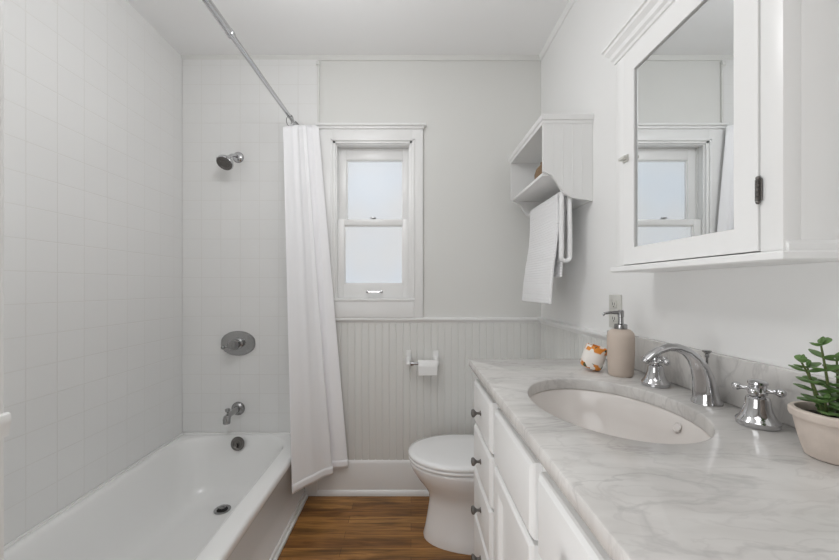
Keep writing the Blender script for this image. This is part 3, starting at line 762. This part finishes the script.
# soap dispenser
SX, SY = 0.631, 1.098
so = thing('soap_dispenser', (SX, SY, CZ), 'taupe ceramic soap dispenser with a grey metal pump on the counter', 'soap dispenser')
b = B(); lathe(b, [(0.030, 0), (0.0325, 0.003), (0.034, 0.010), (0.036, 0.05), (0.037, 0.09), (0.037, 0.118), (0.0355, 0.127), (0.031, 0.134), (0.026, 0.138), (0.017, 0.140)], 44, Matrix.Translation((SX, SY, CZ))); obj('bottle', b, M['ceramic'], so)
b = B(); lathe(b, [(0.017, 0.139), (0.0175, 0.141), (0.0175, 0.153), (0.015, 0.155), (0.008, 0.156), (0.007, 0.175), (0.0085, 0.176), (0.0085, 0.192), (0.007, 0.196), (0.001, 0.197)], 28, Matrix.Translation((SX, SY, CZ))); pm = obj('pump', b, M['dkchrome'], so)
b = B(); tube(b, [(SX, SY, CZ+0.189), (SX-0.030, SY+0.004, CZ+0.189), (SX-0.046, SY+0.006, CZ+0.186), (SX-0.050, SY+0.007, CZ+0.180)], [0.006, 0.0045, 0.0038, 0.0034], 12); obj('nozzle', b, M['dkchrome'], pm)

# tilted candle jar
jx, jy = 0.572, 1.166
jr = thing('candle_jar', (jx, jy, CZ), 'small white candle jar with orange print tilted against the soap dispenser', 'candle jar')
tilt = 0.30
ax = Vector((0.62, -0.25, 0)).normalized()      # direction of lean
rotv = Vector((0, 0, 1)).cross(ax)
rq = Matrix.Rotation(tilt, 4, rotv)
jr.location = (jx, jy, CZ+0.0305*math.sin(tilt)+0.0005)
bj = B(); lathe(bj, [(0.027, 0.0), (0.0305, 0.003), (0.0325, 0.010), (0.0335, 0.036), (0.0325, 0.062), (0.0310, 0.069), (0.0300, 0.071), (0.0285, 0.070), (0.0285, 0.052)], 40, None, True, True)
me_o = obj('jar_body', bj, M['jar'], None); me_o.parent = jr
bw = B(); lathe(bw, [(0.0280, 0.053), (0.0280, 0.056), (0.001, 0.056)], 28); w_o = obj('wax', bw, M['wax'], None); w_o.parent = jr
jr.rotation_euler = rq.to_euler()

# potted plant
PX, PY = 0.658, 0.565
pl = thing('potted_plant', (PX, PY, CZ), 'green leafy succulent in a whitewashed clay pot at the end of the counter', 'potted plant')
b = B()
lathe(b, [(r, z*0.86) for r, z in [(0.031, 0), (0.034, 0.002), (0.0385, 0.018), (0.0430, 0.040), (0.0462, 0.060), (0.0472, 0.069), (0.0512, 0.071), (0.0525, 0.075), (0.0525, 0.083), (0.0500, 0.086), (0.0450, 0.086), (0.0430, 0.080), (0.0420, 0.066), (0.001, 0.064)]], 56, Matrix.Translation((PX, PY, CZ))); obj('pot', b, M['pot'], pl)
b = B(); lathe(b, [(0.0418, 0.0555), (0.0420, 0.062), (0.025, 0.066), (0.001, 0.067)], 32, Matrix.Translation((PX, PY, CZ))); obj('soil', b, M['soil'], pl)
def leaf(bm, base, d, up, L, W):
    d = d.normalized(); s = d.cross(up).normalized(); n = s.cross(d).normalized()
    K = 8; ringsL = []
    for k in range(K+1):
        t = k/K
        w = W*(math.sin(PI*t**1.15)**0.62)*0.5 if 0 < t < 1 else 0.0006
        w = max(w, 0.0008); th = 0.0021*math.sin(PI*min(max(t, .06), .94))+0.0004
        c = base+d*(L*t)+n*(-0.10*L*t*t+0.05*L*t)
        ringsL.append([c+s*(-w)+n*0.12*w, c+s*(-w*0.5)+n*(th*0.7), c+n*(th*0.2), c+s*(w*0.5)+n*(th*0.7), c+s*w+n*0.12*w, c+s*(w*0.5)-n*th, c-n*(th*1.4), c-s*(w*0.5)-n*th])
    rings(bm, ringsL)
fol = B()
def stem(bx, by, tipx, tipy, H, npair, Lf, a0):
    st = B(); p0 = Vector((PX+bx, PY+by, CZ+0.064)); p1 = Vector((PX+tipx, PY+tipy, CZ+0.070+H))
    mid = (p0+p1)/2+Vector((0.004*R.uniform(-1, 1), 0.004*R.uniform(-1, 1), 0.006))
    pts = [p0*(1-t)**2+mid*(2*t*(1-t))+p1*t*t for t in [i/8 for i in range(9)]]
    tube(st, pts, [0.0024-0.0012*i/8 for i in range(9)], 8)
    obj('stem', st, M['stem'], pl)
    for k in range(npair):
        t = 0.24+0.74*k/(npair-1)
        p = p0*(1-t)**2+mid*(2*t*(1-t))+p1*t*t
        a = a0+k*PI/2+R.uniform(-0.25, 0.25); rise = 0.25+0.35*t if t < 0.99 else 0.7
        L = Lf*(1.0-0.30*t)*R.uniform(0.9, 1.1)
        for s in (0, PI):
            d = Vector((math.cos(a+s), math.sin(a+s), rise*R.uniform(0.4, 1.2)))
            leaf(fol, p, d, Vector((0, 0, 1)), L, L*0.74)
    leaf(fol, p1, Vector((0.5, 0.2, 0.8)), Vector((0, 0, 1)), Lf*0.45, Lf*0.22)
stem(-0.006, 0.000, -0.026, -0.002, 0.108, 5, 0.031, 0.25)
stem(-0.014, 0.004, -0.050, 0.004, 0.080, 5, 0.029, 0.9)
stem(0.000, -0.012, -0.010, -0.024, 0.060, 3, 0.034, 0.5)
stem(0.010, 0.006, 0.008, 0.006, 0.082, 4, 0.032, 1.3)
stem(-0.006, 0.016, -0.014, 0.028, 0.066, 3, 0.030, 0.1)
stem(-0.018, -0.006, -0.030, -0.012, 0.022, 3, 0.034, 0.6)
stem(-0.010, -0.022, -0.014, -0.034, 0.022, 3, 0.030, 0.2)
stem(0.020, -0.012, 0.030, -0.022, 0.050, 3, 0.032, 0.7)
obj('foliage', fol, M['leaf'], pl, angle=60)

# outlet
ou = thing('wall_outlet', (XR-0.001, 1.322, 1.03), 'off-white double wall outlet behind the soap dispenser', 'outlet')
b = B(); box(b, XR-0.006, XR-0.0005, 1.284, 1.360, 1.032, 1.152, 0.002); obj('cover_plate', b, M['plate'], ou)
for zc in (1.066, 1.118):
    b = B(); box(b, XR-0.009, XR-0.0055, 1.305, 1.339, zc-0.014, zc+0.014, 0.003); s_ = obj('socket', b, M['plate'], ou)
    b = B()
    for yy in (1.3155, 1.3285): box(b, XR-0.0096, XR-0.0085, yy-0.0012, yy+0.0012, zc-0.004, zc+0.006)
    box(b, XR-0.0096, XR-0.0085, 1.3195, 1.3245, zc-0.0105, zc-0.007)
    obj('slot', b, M['dark'], s_)

# ------------------------------------------------------------------ mirror cabinet
mc = thing('mirror_cabinet', (XR, 0.855, 1.225), 'white wooden medicine cabinet with mirrored door on the right wall', 'medicine cabinet')
mY0, mY1, mX = 0.608, 1.103, 0.620
zb, zt = 1.242, 1.846
dY0, dY1 = 0.648, 1.062
b = B()
box(b, mX+0.030, XR-0.001, mY0, mY1, zb, zt+0.06, 0.001)
box(b, mX, mX+0.030, mY0, dY0, zb, zt+0.06, 0.001)
box(b, mX, mX+0.030, dY1, mY1, zb, zt+0.06, 0.001)
box(b, mX, mX+0.030, dY0, dY1, zt, zt+0.06, 0.0005)
obj('cabinet_box', b, M['trim'], mc)
def frame_ring(o, z): return [(mX-o, mY0-o, z), (XR-0.001, mY0-o, z), (XR-0.001, mY1+o, z), (mX-o, mY1+o, z)]
b = B()
rings(b, [frame_ring(o, z) for o, z in ((0.0, 1.852), (0.004, 1.854), (0.006, 1.862), (0.012, 1.868), (0.014, 1.880), (0.024, 1.892), (0.025, 1.900), (0.030, 1.902), (0.030, 1.912))])
obj('crown', b, M['trim'], mc, angle=25)
b = B()
rings(b, [frame_ring(o, z) for o, z in ((0.008, 1.224), (0.012, 1.227), (0.012, 1.237), (0.008, 1.241), (0.0, 1.2415))])
rings(b, [[(mX+0.004, mY0-o, z), (XR-0.001, mY0-o, z), (XR-0.001, mY0+0.005, z), (mX+0.004, mY0+0.005, z)] for o, z in ((0.005, 1.241), (0.005, 1.252), (0.0, 1.258))])
obj('bottom_ledge', b, M['trim'], mc, angle=25)
b = B(); g = 0.0018; dx0, dx1 = mX-0.003, mX+0.020
mz0, mz1, my0, my1 = 1.290, 1.786, 0.698, 1.012
z0d, z1d = zb+0.002, zt-g
def dr_(y0, y1, z0, z1, x): return [(x, y0, z0), (x, y1, z0), (x, y1, z1), (x, y0, z1)]
rings(b, [dr_(dY0+g, dY1-g, z0d, z1d, dx1), dr_(dY0+g, dY1-g, z0d, z1d, dx0+0.001), dr_(dY0+g+.001, dY1-g-.001, z0d+.001, z1d-.001, dx0),
          dr_(my0, my1, mz0, mz1, dx0), dr_(my0+.001, my1-.001, mz0+.001, mz1-.001, dx0+0.002), dr_(my0+.001, my1-.001, mz0+.001, mz1-.001, dx0+0.014)], True, False)
door = obj('door', b, M['trim'], mc, angle=25)
b = B(); box(b, dx0+0.006, dx0+0.009, my0, my1, mz0, mz1); obj('mirror_glass', b, M['mirror'], door, False)
b = B(); box(b, dx0-0.004, dx0+0.001, 1.036, 1.058, 1.538, 1.558, 0.001); box(b, dx0-0.016, dx0-0.003, 1.030, 1.062, 1.544, 1.553, 0.003); obj('latch', b, M['plate'], door)
for zc in (1.352, 1.735):
    b = B()
    for k in range(5):
        z_ = zc-0.020+k*0.008
        tube(b, [(mX-0.004, dY0, z_+0.0006), (mX-0.004, dY0, z_+0.0074)], 0.0036, 12)
    sphere(b, (mX-0.004, dY0, zc-0.0215), 0.0036, 10); sphere(b, (mX-0.004, dY0, zc+0.0215), 0.0036, 10)
    box(b, mX-0.004, mX-0.002, dY0-0.006, dY0+0.006, zc-0.019, zc+0.019)
    obj('hinge', b, M['pewter'], door)

# ------------------------------------------------------------------ shelf cabinet with towels
sc_ = thing('wall_shelf', (XR, 1.735, 1.53), 'white open cubby wall shelf with beadboard sides and a towel bar', 'wall shelf')
sY0, sY1, sX = 1.490, 1.980, 0.540
scal = [(sX, 1.856), (sX, 1.652), (sX+0.012, 1.648), (sX+0.035, 1.636), (sX+0.055, 1.612), (sX+0.070, 1.584), (sX+0.088, 1.562), (sX+0.110, 1.548), (sX+0.145, 1.540), (sX+0.180, 1.536), (XR-0.001, 1.530), (XR-0.001, 1.856)]
for y0, y1, out in ((sY0, sY0+0.014, -1), (sY1-0.014, sY1, 1)):
    b = B(); prism(b, scal, 1, y0, y1)
    yo = y0 if out < 0 else y1
    for k in range(1, 5):   # vertical bead strips on the outside
        xk = sX+0.040*k
        lowz = 1.652 if xk < sX+0.02 else (1.625 if xk < sX+0.05 else (1.566 if xk < sX+0.09 else 1.548))
        tube(b, [(xk, yo+out*0.0002, lowz+0.012), (xk, yo+out*0.0002, 1.848)], 0.0016, 6)
    obj('side_panel', b, M['cab'], sc_, angle=25)
b = B()
def cr(o, z): return [(sX-o, sY0-o, z), (XR-0.001, sY0-o, z), (XR-0.001, sY1+o, z), (sX-o, sY1+o, z)]
rings(b, [cr(o, z) for o, z in ((0.002, 1.846), (0.004, 1.852), (0.004, 1.858), (0.009, 1.862), (0.011, 1.880), (0.008, 1.884))])
obj('top_board', b, M['cab'], sc_, angle=25)
b = B(); box(b, sX+0.002, XR-0.014, sY0+0.014, sY1-0.014, 1.638, 1.652, 0.002); obj('shelf_board', b, M['cab'], sc_)
b = B(); box(b, XR-0.014, XR-0.001, sY0+0.014, sY1-0.014, 1.532, 1.848, 0.001)
obj('back_panel', b, M['cab'], sc_)
BXr, BZr = 0.638, 1.566
b = B(); tube(b, [(BXr, sY0+0.012, BZr), (BXr, sY1-0.012, BZr)], 0.0085, 16); obj('towel_bar', b, M['cab'], sc_)

vs = thing('vase', (0.622, 1.70, 1.652), 'small round brown vase standing inside the wall shelf', 'vase')
b = B(); lathe(b, [(0.022, 0), (0.036, 0.010), (0.044, 0.032), (0.045, 0.052), (0.038, 0.076), (0.024, 0.092), (0.017, 0.098), (0.019, 0.108), (0.015, 0.108), (0.013, 0.098)], 32, Matrix.Translation((0.622, 1.70, 1.652))); obj('vase_body', b, M['vase'], vs)

def drape(name, path_fn, y_fn, nv, nu, thick, m, parent, ripple):
    bm = B(); grid = []
    for j in range(nv+1):
        t = j/nv; row = []
        for i in range(nu+1):
            u = i/nu; x, z, side = path_fn(t, u); y0, y1 = y_fn(t)
            y = y0+(y1-y0)*u
            row.append(bm.verts.new((x+side*ripple*math.sin(u*9+t*2.0)*abs(t-0.45), y, z)))
        grid.append(row)
    for j in range(nv):
        for i in range(nu): bm.faces.new((grid[j][i], grid[j][i+1], grid[j+1][i+1], grid[j+1][i]))
    o = obj(name, bm, m, parent, angle=80)
    s = o.modifiers.new('thick', 'SOLIDIFY'); s.thickness = thick; s.offset = 0
    bv = o.modifiers.new('round', 'BEVEL'); bv.width = thick*0.35; bv.segments = 2; bv.limit_method = 'ANGLE'
    return o
rr_ = 0.0145
def towel_path(zf, zbk, flare_f, flare_b):
    def fn(t, u):
        # t 0 front hem -> 0.5 over bar -> 1 back hem
        if t < 0.46:
            k = t/0.46; z = zf+(BZr-zf)*k; x = BXr-rr_-flare_f*(1-k)**1.3-0.004*math.sin(k*7); return x, z, -1
        if t < 0.54:
            a = PI*(t-0.46)/0.08; return BXr-rr_*math.cos(a), BZr+rr_*math.sin(a), 0
        k = (t-0.54)/0.46; z = BZr+(zbk-BZr)*k; return BXr+rr_+flare_b*k, z, 1
    return fn
tw = thing('bath_towel', (BXr, 1.72, 1.10), 'long white ribbed towel folded over the bar of the wall shelf', 'towel')
drape('towel_cloth', towel_path(1.108, 1.222, 0.040, -0.022), lambda t: (1.522+0.022*min(1, t/0.46), 1.900-0.006*min(1, t/0.46)), 70, 30, 0.010, M['towel'], tw, 0.010)
lc = thing('hand_towel', (BXr, 1.52, 1.28), 'narrow white towel looped over the bar nearest the vanity', 'towel')
b = B(); pts = []
LX = BXr+0.006
for i in range(13): a = PI*i/12; pts.append((LX-0.0160*math.cos(a), BZr+0.0175*math.sin(a)))
pts = [(LX-0.017, 1.34), (LX-0.0175, 1.42), (LX-0.0165, 1.50)]+pts+[(LX+0.0165, 1.50), (LX+0.018, 1.42), (LX+0.018, 1.34)]
for i in range(13): a = PI*i/12; pts.append((LX+0.018*math.cos(a), 1.305-0.016*math.sin(a)))
pts.append((LX-0.017, 1.34))
tube(b, [(x, 1.5225, z) for x, z in pts], [(0.0145, 0.0088)]*len(pts), 14, side=(0, 1, 0))
obj('towel_loop', b, M['terry'], lc, angle=80)
